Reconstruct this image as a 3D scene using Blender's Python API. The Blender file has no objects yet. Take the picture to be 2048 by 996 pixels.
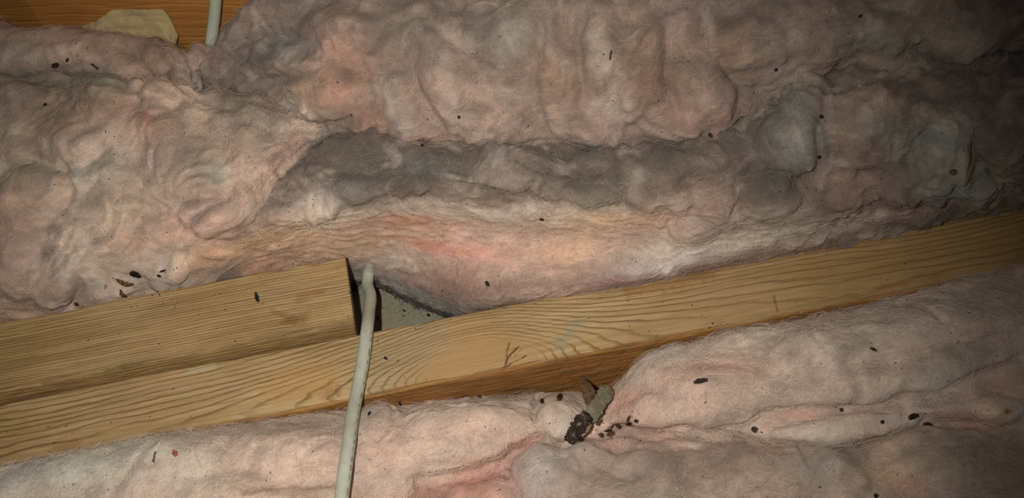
import bpy, bmesh, math, random
import numpy as np
from mathutils import Vector, Matrix

# ------------------------------------------------------------------ camera
W, H = 2048.0, 996.0
HFOV = math.radians(55.0)
FPX = (W / 2) / math.tan(HFOV / 2)
PITCH = math.radians(55.0)
ROLL = math.radians(11.0)
DIST = 0.48
ZB = 0.040                                  # top of the main joist
F_ = np.array([0.0, math.cos(PITCH), -math.sin(PITCH)])
R0 = np.array([1.0, 0.0, 0.0])
U0 = np.array([0.0, math.sin(PITCH), math.cos(PITCH)])
R_ = math.cos(ROLL) * R0 - math.sin(ROLL) * U0
U_ = math.sin(ROLL) * R0 + math.cos(ROLL) * U0
CAM = np.array([0.0, 0.0, ZB]) - F_ * DIST

scene = bpy.context.scene
col = scene.collection
cam_d = bpy.data.cameras.new('camera')
cam_d.sensor_width = 36.0
cam_d.lens = 18.0 / math.tan(HFOV / 2)
cam_d.clip_start = 0.005
cam_d.clip_end = 20
cam = bpy.data.objects.new('camera', cam_d)
col.objects.link(cam)
B_ = -F_
cam.matrix_world = Matrix(((R_[0], U_[0], B_[0], CAM[0]), (R_[1], U_[1], B_[1], CAM[1]),
                           (R_[2], U_[2], B_[2], CAM[2]), (0, 0, 0, 1)))
scene.camera = cam

# ------------------------------------------------------------------ world, flash, exposure
world = bpy.data.worlds.new('attic_dark')
scene.world = world
world.use_nodes = True
world.node_tree.nodes['Background'].inputs[0].default_value = (1.0, 0.93, 0.85, 1)
world.node_tree.nodes['Background'].inputs[1].default_value = 0.045


def ray(px, py):
    d = F_ + R_ * ((px - W / 2) / FPX) - U_ * ((py - H / 2) / FPX)
    return d


def P(px, py, z):
    """point of the place at height z that the photograph shows at this pixel"""
    px = np.asarray(px, float); py = np.asarray(py, float); z = np.asarray(z, float)
    d = (F_[None, :] + R_[None, :] * ((px.reshape(-1, 1) - W / 2) / FPX)
         - U_[None, :] * ((py.reshape(-1, 1) - H / 2) / FPX))
    t = (z.reshape(-1) - CAM[2]) / d[:, 2]
    return CAM[None, :] + d * t[:, None]


def P1(px, py, z):
    return P([px], [py], [z])[0]


def proj(p):
    q = p - CAM[None, :]
    dz = q @ F_
    return W / 2 + FPX * (q @ R_) / dz, H / 2 - FPX * (q @ U_) / dz


flash_d = bpy.data.lights.new('phone_flash', 'SPOT')
flash_d.energy = 7.3
flash_d.color = (1.0, 0.95, 0.835)
flash_d.shadow_soft_size = 0.004
flash_d.spot_size = math.radians(79)
flash_d.spot_blend = 1.0
flash = bpy.data.objects.new('phone_flash', flash_d)
col.objects.link(flash)
fl_pos = CAM - R_ * 0.040 + U_ * 0.014
flash.location = fl_pos
flash.rotation_euler = (Vector(P1(770, 640, ZB)) - Vector(fl_pos)).to_track_quat('-Z', 'Y').to_euler()

vs = scene.view_settings
scene.display_settings.display_device = 'sRGB'
vs.view_transform = 'Standard'
vs.look = 'None'
vs.gamma = 1.0
vs.use_curve_mapping = False
vs.exposure = 0.0

# ------------------------------------------------------------------ numpy noise
rs = np.random.RandomState(7)
PERM = np.concatenate([rs.permutation(256)] * 3)
_g = rs.normal(size=(256, 3)); GRAD = _g / np.linalg.norm(_g, axis=1)[:, None]


def pnoise(p, seed=0):
    p = p + seed * 17.31
    i = np.floor(p).astype(int); f = p - i
    i &= 255
    u = f * f * f * (f * (f * 6 - 15) + 10)
    out = 0
    for dx in (0, 1):
        wx = u[:, 0] if dx else 1 - u[:, 0]
        for dy in (0, 1):
            wy = u[:, 1] if dy else 1 - u[:, 1]
            for dz in (0, 1):
                wz = u[:, 2] if dz else 1 - u[:, 2]
                h = PERM[PERM[PERM[i[:, 0] + dx] + i[:, 1] + dy] + i[:, 2] + dz]
                g = GRAD[h]
                dot = g[:, 0] * (f[:, 0] - dx) + g[:, 1] * (f[:, 1] - dy) + g[:, 2] * (f[:, 2] - dz)
                out = out + wx * wy * wz * dot
    return out * 1.6


def sstep(a, b, x):
    t = np.clip((x - a) / (b - a), 0, 1)
    return t * t * (3 - 2 * t)


def lin(c):
    c = np.asarray(c, float) / 255.0
    return np.where(c <= 0.04045, c / 12.92, ((c + 0.055) / 1.055) ** 2.4)


def rgba(r, g, b):
    l = lin((r, g, b))
    return (float(l[0]), float(l[1]), float(l[2]), 1.0)


# ------------------------------------------------------------------ object helpers
def tag(o, label=None, cat=None, group=None, kind=None):
    if label: o['label'] = label
    if cat: o['category'] = cat
    if group: o['group'] = group
    if kind: o['kind'] = kind
    return o


def link(name, me, mat=None, parent=None):
    o = bpy.data.objects.new(name, me)
    col.objects.link(o)
    if mat: me.materials.append(mat)
    if parent: o.parent = parent
    return o


def empty(name, loc):
    o = bpy.data.objects.new(name, None)
    o.empty_display_size = 0.01
    o.location = loc
    col.objects.link(o)
    return o


def mesh_np(name, v, f, smooth=True):
    me = bpy.data.meshes.new(name)
    v = np.asarray(v, np.float32); f = np.asarray(f, np.int32)
    me.vertices.add(len(v)); me.vertices.foreach_set('co', v.ravel())
    n = f.shape[1]
    me.loops.add(f.size); me.loops.foreach_set('vertex_index', f.ravel())
    me.polygons.add(len(f))
    me.polygons.foreach_set('loop_start', np.arange(0, f.size, n, dtype=np.int32))
    me.polygons.foreach_set('loop_total', np.full(len(f), n, np.int32))
    me.polygons.foreach_set('use_smooth', np.full(len(f), smooth, bool))
    me.update(calc_edges=True)
    return me


def grid_faces(nr, nc, close_c=False):
    r = np.arange(nr - 1)[:, None]
    c = np.arange(nc if close_c else nc - 1)[None, :]
    c2 = (c + 1) % nc
    a = r * nc + c; b = r * nc + c2; d = (r + 1) * nc + c; e = (r + 1) * nc + c2
    return np.stack([a.ravel(), b.ravel(), e.ravel(), d.ravel()], 1)


# ------------------------------------------------------------------ node helpers
class NT:
    def __init__(s, name):
        s.m = bpy.data.materials.new(name); s.m.use_nodes = True
        s.t = s.m.node_tree; s.b = s.t.nodes['Principled BSDF']

    def n(s, kind, **kw):
        x = s.t.nodes.new(kind)
        for k, v in kw.items():
            if k.startswith('_'): setattr(x, k[1:], v)
        return x

    def set(s, sock, val):
        if hasattr(val, 'links') or isinstance(val, bpy.types.NodeSocket): s.t.links.new(val, sock)
        else: sock.default_value = val

    def math(s, op, a, b=0.0, c=None, clamp=False):
        x = s.t.nodes.new('ShaderNodeMath'); x.operation = op; x.use_clamp = clamp
        s.set(x.inputs[0], a); s.set(x.inputs[1], b)
        if c is not None: s.set(x.inputs[2], c)
        return x.outputs[0]

    def coord(s, out='Object'):
        return s.t.nodes.new('ShaderNodeTexCoord').outputs[out]

    def map(s, v, scale=(1, 1, 1), rot=(0, 0, 0), loc=(0, 0, 0)):
        x = s.t.nodes.new('ShaderNodeMapping')
        s.set(x.inputs['Vector'], v)
        x.inputs['Scale'].default_value = scale; x.inputs['Rotation'].default_value = rot
        x.inputs['Location'].default_value = loc
        return x.outputs[0]

    def noise(s, v, scale=5, detail=3, rough=0.5, dist=0.0, color=False):
        x = s.t.nodes.new('ShaderNodeTexNoise')
        s.set(x.inputs['Vector'], v)
        x.inputs['Scale'].default_value = scale; x.inputs['Detail'].default_value = detail
        x.inputs['Roughness'].default_value = rough; x.inputs['Distortion'].default_value = dist
        return x.outputs['Color' if color else 'Fac']

    def ramp(s, f, stops, interp='LINEAR'):
        x = s.t.nodes.new('ShaderNodeValToRGB'); s.set(x.inputs[0], f)
        x.color_ramp.interpolation = interp
        e = x.color_ramp.elements
        while len(e) < len(stops): e.new(0.5)
        for i, (p, c) in enumerate(stops):
            e[i].position = p
            e[i].color = c if len(c) == 4 else (*c, 1)
        return x.outputs[0]

    def mr(s, v, a, b, c=0.0, d=1.0, smooth=True):
        x = s.t.nodes.new('ShaderNodeMapRange'); x.clamp = True
        if smooth: x.interpolation_type = 'SMOOTHSTEP'
        s.set(x.inputs[0], v)
        for i, q in enumerate((a, b, c, d)): s.set(x.inputs[i + 1], q)
        return x.outputs[0]

    def mix(s, f, a, b, mode='MIX'):
        x = s.t.nodes.new('ShaderNodeMix'); x.data_type = 'RGBA'; x.blend_type = mode
        s.set(x.inputs[0], f); s.set(x.inputs[6], a); s.set(x.inputs[7], b)
        return x.outputs[2]

    def sep(s, v):
        x = s.t.nodes.new('ShaderNodeSeparateXYZ'); s.set(x.inputs[0], v)
        return x.outputs

    def comb(s, x_, y_, z_):
        x = s.t.nodes.new('ShaderNodeCombineXYZ')
        for i, q in enumerate((x_, y_, z_)): s.set(x.inputs[i], q)
        return x.outputs[0]

    def bump(s, h, strength=0.5, dist=0.001, prev=None):
        x = s.t.nodes.new('ShaderNodeBump')
        x.inputs['Strength'].default_value = strength; x.inputs['Distance'].default_value = dist
        s.set(x.inputs['Height'], h)
        if prev is not None: s.set(x.inputs['Normal'], prev)
        return x.outputs[0]

    def segdist(s, X, Y, a, b):
        """distance of (X, Y) to the segment a-b"""
        ax, ay = a; dx, dy = b[0] - ax, b[1] - ay
        L2 = dx * dx + dy * dy
        t = s.math('DIVIDE', s.math('ADD', s.math('MULTIPLY', s.math('SUBTRACT', X, ax), dx),
                                    s.math('MULTIPLY', s.math('SUBTRACT', Y, ay), dy)), L2, clamp=True)
        ex = s.math('SUBTRACT', s.math('SUBTRACT', X, ax), s.math('MULTIPLY', t, dx))
        ey = s.math('SUBTRACT', s.math('SUBTRACT', Y, ay), s.math('MULTIPLY', t, dy))
        return s.math('SQRT', s.math('ADD', s.math('MULTIPLY', ex, ex), s.math('MULTIPLY', ey, ey)))

    def out(s, color=None, rough=None, normal=None, spec=None):
        if color is not None: s.set(s.b.inputs['Base Color'], color)
        if rough is not None: s.set(s.b.inputs['Roughness'], rough)
        if normal is not None: s.set(s.b.inputs['Normal'], normal)
        if spec is not None: s.b.inputs['Specular IOR Level'].default_value = spec
        return s.m


# ------------------------------------------------------------------ materials
def fibreglass():
    m = NT('pink_fibreglass')
    at = m.n('ShaderNodeAttribute', _attribute_name='pigment')
    c = m.coord('Object')
    w = m.noise(c, 45, 3, 0.6, color=True)
    wv = m.n('ShaderNodeVectorMath', _operation='MULTIPLY_ADD')
    m.set(wv.inputs[0], w); wv.inputs[1].default_value = (0.012, 0.012, 0.012); m.set(wv.inputs[2], c)
    cw = wv.outputs[0]
    s1 = m.noise(m.map(cw, (60, 1300, 1300), (0.2, 0.3, 0.5)), 1.0, 3, 0.6)
    s2 = m.noise(m.map(cw, (1300, 80, 1300), (0.5, 0.2, 0.35)), 1.0, 3, 0.6)
    s3 = m.noise(m.map(cw, (50, 1700, 1700), (0.1, 0.5, -0.25)), 1.0, 2, 0.6)
    fib = m.math('ADD', m.math('ADD', m.math('MULTIPLY', s1, 0.4), m.math('MULTIPLY', s2, 0.3)),
                 m.math('MULTIPLY', s3, 0.3))
    fine = m.noise(c, 1500, 3, 0.7)
    lump = m.noise(cw, 130, 4, 0.6)
    v = m.math('ADD', m.math('MULTIPLY', fib, 0.75), m.math('MULTIPLY', lump, 0.55))
    v = m.math('ADD', v, m.math('MULTIPLY', fine, 0.22))
    fac = m.mr(v, 0.48, 1.06, 0.55, 1.42, smooth=False)
    mul = m.n('ShaderNodeVectorMath', _operation='SCALE')
    m.set(mul.inputs[0], at.outputs['Color']); m.set(mul.inputs['Scale'], fac)
    patch = m.mr(m.noise(cw, 38, 3, 0.55), 0.52, 0.74, 0.0, 0.2)
    colr = m.mix(patch, mul.outputs[0], m.mix(1.0, mul.outputs[0], (1.08, 0.80, 0.76, 1), 'MULTIPLY'))
    b1 = m.bump(lump, 0.35, 0.003)
    b2 = m.bump(fib, 0.6, 0.0012, b1)
    b3 = m.bump(fine, 0.25, 0.0005, b2)
    m.out(colr, 0.85, b3, 0.12)
    m.b.inputs['Subsurface Weight'].default_value = 0.55
    m.b.inputs['Subsurface Radius'].default_value = (1.0, 0.75, 0.65)
    m.b.inputs['Subsurface Scale'].default_value = 0.004
    m.b.inputs['Sheen Weight'].default_value = 0.10
    m.b.inputs['Sheen Roughness'].default_value = 0.6
    return m.m


def fibre_strand():
    m = NT('glass_fibre_strand')
    at = m.n('ShaderNodeAttribute', _attribute_name='pigment')
    m.out(at.outputs['Color'], 0.45, None, 0.4)
    m.b.inputs['Transmission Weight'].default_value = 0.0
    return m.m


def wood(name, kind, L):
    """L: dict of local marks"""
    m = NT(name)
    c = m.coord('Object')
    xyz = m.sep(c)
    X, Y, Z = xyz[0], xyz[1], xyz[2]
    wob = m.noise(m.map(c, (9, 40, 40)), 1.0, 3, 0.5)
    wob2 = m.noise(m.map(c, (30, 160, 160)), 1.0, 3, 0.6)
    if kind == 'knot':
        kx, ky = L['knot']
        x = m.math('SUBTRACT', X, kx)
        y = m.math('SUBTRACT', Y, ky)
        # a little asymmetry: rings tighter on the right
        xs = m.math('ADD', x, m.math('MULTIPLY', m.math('ABSOLUTE', x), 0.10))
        x2 = m.math('MULTIPLY', xs, xs)
        sat = m.math('DIVIDE', m.math('MULTIPLY', x2, 0.30),
                     m.math('ADD', 1.0, m.math('DIVIDE', x2, 0.055 ** 2)))
        phi = m.math('SQRT', m.math('ADD', m.math('MULTIPLY', y, y), sat))
        phi = m.math('ADD', phi, m.math('MULTIPLY', wob, 0.006))
        phi = m.math('ADD', phi, m.math('MULTIPLY', wob2, 0.0015))
        freq = 600.0
    else:
        phi = m.math('ADD', m.math('ADD', Y, m.math('MULTIPLY', Z, 0.6)), m.math('MULTIPLY', wob, 0.007))
        phi = m.math('ADD', phi, m.math('MULTIPLY', wob2, 0.0022))
        freq = {'fine': 640.0, 'plank': 300.0}[kind]
    ring = m.math('FRACT', m.math('MULTIPLY', phi, freq))
    # slow early wood, thin dark late wood line
    line = m.mr(ring, 0.62, 0.93, 0.0, 1.0)
    line = m.math('MULTIPLY', line, m.mr(ring, 0.93, 1.0, 1.0, 0.0))
    streak = m.noise(m.map(c, (14, 500, 500)), 1.0, 4, 0.6)
    strk2 = m.noise(m.map(c, (40, 1600, 1600)), 1.0, 3, 0.7)
    blotch = m.noise(m.map(c, (14, 26, 26)), 1.0, 4, 0.6)
    fade = m.mr(m.noise(m.map(c, (12, 60, 60), loc=(3, 1, 2)), 1.0, 3), 0.35, 0.65, 0.25, 1.0)
    if kind == 'plank':
        light, dark, late = rgba(196, 140, 74), rgba(168, 114, 58), rgba(142, 92, 44)
        fade = m.math('MULTIPLY', fade, 0.13)
    elif kind == 'fine':
        light, dark, late = rgba(188, 160, 116), rgba(152, 124, 82), rgba(112, 84, 50)
        fade = m.math('MULTIPLY', fade, 0.5)
    else:
        light, dark, late = rgba(192, 164, 122), rgba(160, 132, 90), rgba(112, 86, 54)
        fade = m.math('MULTIPLY', fade, 0.9)
    base = m.mix(m.mr(m.math('ADD', m.math('MULTIPLY', streak, 0.6), m.math('MULTIPLY', blotch, 0.4)), 0.36, 0.66),
                 dark, light)
    if kind == 'knot':
        kd = m.math('SQRT', m.math('ADD', m.math('MULTIPLY', m.math('MULTIPLY', x, x), 0.36), m.math('MULTIPLY', y, y)))
        inknot = m.mr(kd, 0.014, 0.021, 1.0, 0.0)
        line = m.math('MULTIPLY', line, m.math('SUBTRACT', 1.0, m.math('MULTIPLY', inknot, 0.9)))
        right = m.mr(x, 0.03, 0.16, 1.0, 0.55)
        fade = m.math('MULTIPLY', fade, right)
        base = m.mix(m.math('MULTIPLY', inknot, 0.55), base, rgba(172, 140, 96))
        farR = m.mr(x, 0.02, 0.22, 0.0, 0.55)
        base = m.mix(farR, base, rgba(146, 112, 68))
    height = m.math('SUBTRACT', m.math('MULTIPLY', strk2, 0.25), line)
    colr = m.mix(fade, base, m.mix(line, base, late))
    # pale torn fibres, their glints painted into the colour
    torn = m.mr(m.noise(m.map(c, (110, 1500, 1500)), 1.0, 4, 0.75), 0.6, 0.74, 0.0, 0.65)
    colr = m.mix(torn, colr, rgba(222, 194, 144))
    speck = m.mr(m.noise(m.map(c, (260, 1400, 1400)), 1.0, 3, 0.8), 0.36, 0.24, 0.0, 0.45)
    colr = m.mix(speck, colr, late)
    # weathered dust in blotches
    dust = m.mr(m.noise(m.map(c, (30, 45, 45), loc=(7, 2, 1)), 1.0, 5, 0.7), 0.55, 0.75, 0.0, 0.35 if kind != 'plank' else 0.12)
    colr = m.mix(dust, colr, rgba(146, 130, 104) if kind != 'plank' else rgba(110, 70, 36))
    rag = m.noise(m.map(c, (1, 1, 1)), 420, 4, 0.65)
    # stains, cracks and pencil strokes of this board
    for (a, b, w0, w1, rgb, st) in L.get('marks', []):
        d = m.segdist(X, Y, a, b)
        d = m.math('ADD', d, m.math('MULTIPLY', m.math('SUBTRACT', rag, 0.5), w1 * 2.2 + 0.0012))
        k = m.mr(d, w0, w1, st, 0.0)
        if st > 0.75: height = m.math('SUBTRACT', height, m.math('MULTIPLY', k, 1.5))
        colr = m.mix(k, colr, rgba(*rgb))
    # resin-brown rough sawn edge face
    if 'side' in L:
        y0, rgb = L['side']
        edge = m.mr(m.math('ADD', Y, m.math('MULTIPLY', m.math('SUBTRACT', wob2, 0.5), 0.0035)), y0 - 0.0006, y0 + 0.0006, 1.0, 0.0)
        sidec = m.mix(m.mr(m.noise(m.map(c, (45, 900, 900)), 1.0, 4, 0.7), 0.35, 0.65), rgba(*[q * 0.68 for q in rgb]), rgba(*rgb))
        sidec = m.mix(torn, sidec, rgba(204, 158, 96))
        colr = m.mix(edge, colr, sidec)
        height = m.math('ADD', height, m.math('MULTIPLY', m.math('MULTIPLY', edge, m.noise(m.map(c, (60, 500, 500)), 1.0, 4, 0.7)), 2.0))
    b1 = m.bump(height, 0.5, 0.0006)
    b2 = m.bump(m.noise(m.map(c, (120, 1200, 1200)), 1.0, 3, 0.7), 0.55, 0.0006, b1)
    return m.out(colr, 0.62, b2, 0.3)


def plain(name, rgb, rough=0.7, var=0.25, scale=900, spec=0.3, bump=0.3):
    m = NT(name)
    c = m.coord('Object')
    n = m.noise(c, scale, 4, 0.65)
    d = tuple(max(0, q * (1 - var)) for q in rgb)
    l = tuple(min(255, q * (1 + var)) for q in rgb)
    colr = m.mix(m.mr(n, 0.35, 0.65), rgba(*d), rgba(*l))
    return m.out(colr, rough, m.bump(n, bump, 0.0006), spec)


M_FG = fibreglass()
M_ST = fibre_strand()
M_DRYWALL = plain('grey_drywall_paper', (130, 127, 110), 0.8, 0.05, 500)
M_DEBRIS = {
    'black': plain('black_debris', (30, 25, 22), 0.6, 0.4, 900),
    'dark': plain('dark_brown_debris', (54, 38, 30), 0.6, 0.4, 900),
    'brown': plain('brown_debris', (92, 66, 46), 0.65, 0.35, 700),
    'tan': plain('tan_debris', (150, 116, 78), 0.6, 0.3, 700),
    'red': plain('reddish_debris', (150, 80, 76), 0.8, 0.2, 700),
}

# ------------------------------------------------------------------ boards (the largest solid things)
def ecl(px, a, b): return a + b * px
Y_near = P1(1024, 938 - 0.195 * 1024, ZB)[1]
Y_far = P1(1384, 668 - 0.198 * 664, ZB)[1]
ZU = 0.0485
Y_up_far = P1(350, 640 - 0.1825 * 350, ZU)[1]
Y_up_near = Y_far + 0.0006
X_end = 0.5 * (P1(686, 515, ZU)[0] + P1(713, 641, ZU)[0])
X0 = P1(-330, 800, ZB)[0]
X1 = P1(2420, 420, ZB)[0]


def board_mesh(name, x0, x1, y0, y1, z0, z1, r=0.0016, step=0.0016, seed=1, wav=0.0006, skew=0.0, under=0.0):
    cy, cz = (y0 + y1) / 2, (z0 + z1) / 2
    hy, hz = (y1 - y0) / 2, (z1 - z0) / 2
    prof = []
    def line(a, b, n):
        for i in range(n): prof.append((a[0] + (b[0] - a[0]) * i / n, a[1] + (b[1] - a[1]) * i / n))
    def arc(c, a0, n=5):
        for i in range(n):
            a = a0 + math.pi / 2 * i / n
            prof.append((c[0] + r * math.cos(a), c[1] + r * math.sin(a)))
    arc((hy - r, hz - r), 0); line((hy - r, hz), (-hy + r, hz), 24)
    arc((-hy + r, hz - r), math.pi / 2); line((-hy, hz - r), (-hy, -hz + r), 18)
    arc((-hy + r, -hz + r), math.pi); line((-hy + r, -hz), (hy - r, -hz), 6)
    arc((hy - r, -hz + r), 1.5 * math.pi); line((hy, -hz + r), (hy, hz - r), 12)
    prof = np.array(prof); n = len(prof)
    xs = np.linspace(x0, x1, int((x1 - x0) / step))
    V = np.zeros((len(xs), n, 3))
    V[:, :, 0] = xs[:, None]
    V[:, :, 1] = cy + prof[None, :, 0]; V[:, :, 2] = cz + prof[None, :, 1]
    if skew: V[:, :, 0] += (skew * (V[:, :, 1] - cy)) * sstep(x1 - 0.08, x1, xs)[:, None]
    fl = V.reshape(-1, 3)
    nn = np.stack([np.zeros(n), np.sign(prof[:, 0]) * (np.abs(prof[:, 0]) > hy - r * 1.01), np.sign(prof[:, 1]) * (np.abs(prof[:, 1]) > hz - r * 1.01)], 1)
    d = pnoise(fl * np.array([14, 60, 60]), seed) * wav + pnoise(fl * np.array([90, 400, 400]), seed + 2) * wav * 0.35
    d[fl[:, 2] < z0 + 0.002] = 0
    # chips bite into the long upper edges
    corner = np.exp(-(((np.abs(prof[:, 0]) - hy) / 0.003) ** 2 + ((prof[:, 1] - hz) / 0.003) ** 2))
    chip = np.clip(pnoise(fl * np.array([60, 40, 40]), seed + 5) - 0.25, 0, 1) * 0.0014
    d = d.reshape(len(xs), n) - chip.reshape(len(xs), n) * corner[None, :]
    V += nn[None, :, :] * d[:, :, None]
    if under: V[:, :, 0] -= (under * (z1 - V[:, :, 2])) * sstep(x1 - 0.05, x1, xs)[:, None]
    f = grid_faces(len(xs), n, True)
    me = mesh_np(name, V.reshape(-1, 3), f)
    bm = bmesh.new(); bm.from_mesh(me); bm.verts.ensure_lookup_table()
    bm.faces.new([bm.verts[i] for i in range(n)]); bm.faces.new([bm.verts[(len(xs) - 1) * n + i] for i in reversed(range(n))])
    bmesh.ops.recalc_face_normals(bm, faces=bm.faces)
    bm.to_mesh(me); bm.free()
    return me


def lp(px, py, z=ZB):
    q = P1(px, py, z); return (q[0], q[1])


marks_main = [
    (lp(1005, 742), lp(1016, 715), 0.0001, 0.0006, (96, 62, 36), 0.95),
    (lp(1016, 715), lp(1036, 694), 0.0002, 0.0006, (96, 62, 36), 0.9),
    (lp(1012, 712), lp(1018, 686), 0.0001, 0.0005, (104, 70, 42), 0.8),
    (lp(1012, 732), lp(1052, 711), 0.0001, 0.0005, (104, 70, 42), 0.85),
    (lp(1030, 712), lp(1046, 695), 0.0, 0.0004, (110, 76, 46), 0.6),
    (lp(1548, 592), lp(1554, 620), 0.0002, 0.0007, (128, 88, 50), 0.6),
    (lp(1120, 690), lp(1158, 640), 0.0, 0.0045, (130, 140, 126), 0.4),
    (lp(655, 787), lp(672, 784), 0.0, 0.005, (140, 92, 56), 0.55),
    (lp(120, 893), lp(150, 886), 0.0, 0.006, (140, 92, 56), 0.45),
    (lp(380, 742), lp(425, 733), 0.0004, 0.0025, (190, 184, 160), 0.5),
    (lp(760, 760), lp(850, 690), 0.004, 0.02, (150, 140, 122), 0.4),
    (lp(560, 775), lp(640, 760), 0.003, 0.012, (190, 146, 90), 0.5),
    (lp(1260, 585), lp(1420, 548), 0.001, 0.005, (140, 92, 48), 0.45),
    (lp(940, 690), lp(830, 790), 0.006, 0.02, (188, 146, 96), 0.3),
]
marks_up = [
    (lp(575, 640, ZU), lp(604, 636, ZU), 0.0, 0.005, (124, 84, 50), 0.55),
    (lp(600, 597, ZU), lp(640, 585, ZU), 0.0, 0.004, (140, 98, 58), 0.4),
    (lp(545, 622, ZU), lp(575, 634, ZU), 0.0005, 0.002, (128, 90, 52), 0.4),
    (lp(672, 650, ZU), lp(676, 668, ZU), 0.0003, 0.001, (96, 66, 38), 0.6),
    (lp(630, 640, ZU), lp(700, 622, ZU), 0.001, 0.006, (206, 176, 124), 0.35),
]
M_MAIN = wood('knotty_pine', 'knot', {'knot': lp(962, 744), 'marks': marks_main, 'side': (Y_near + 0.0014, (168, 120, 68))})
M_UP = wood('straight_grain_pine', 'fine', {'marks': marks_up, 'side': (Y_up_near + 0.0016, (170, 140, 94))})
jm = link('wooden_joist', board_mesh('wooden_joist', X0, X1, Y_near, Y_far, 0, ZB, seed=3), M_MAIN)
tag(jm, 'long pale pine joist with a big cracked knot, running the full width under the cable', 'joist')
ju = link('wooden_board', board_mesh('wooden_joist_short', X0, X_end, Y_up_near, Y_up_far, 0, ZU, seed=11, skew=-0.05, under=0.145), M_UP)
tag(ju, 'shorter straight-grained pine board with sawn end, lying against the knotty joist', 'board')

# drywall under everything
v = [(-0.75, -0.45, -0.012), (0.75, -0.45, -0.012), (0.75, 0.6, -0.012), (-0.75, 0.6, -0.012),
     (-0.75, -0.45, 0), (0.75, -0.45, 0), (0.75, 0.6, 0), (-0.75, 0.6, 0)]
f = [(3, 2, 1, 0), (4, 5, 6, 7), (0, 1, 5, 4), (1, 2, 6, 5), (2, 3, 7, 6), (3, 0, 4, 7)]
fl = link('floor', mesh_np('floor', v, f, False), M_DRYWALL)
tag(fl, 'grey drywall paper seen in the gap beside the cable', kind='structure')

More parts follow.
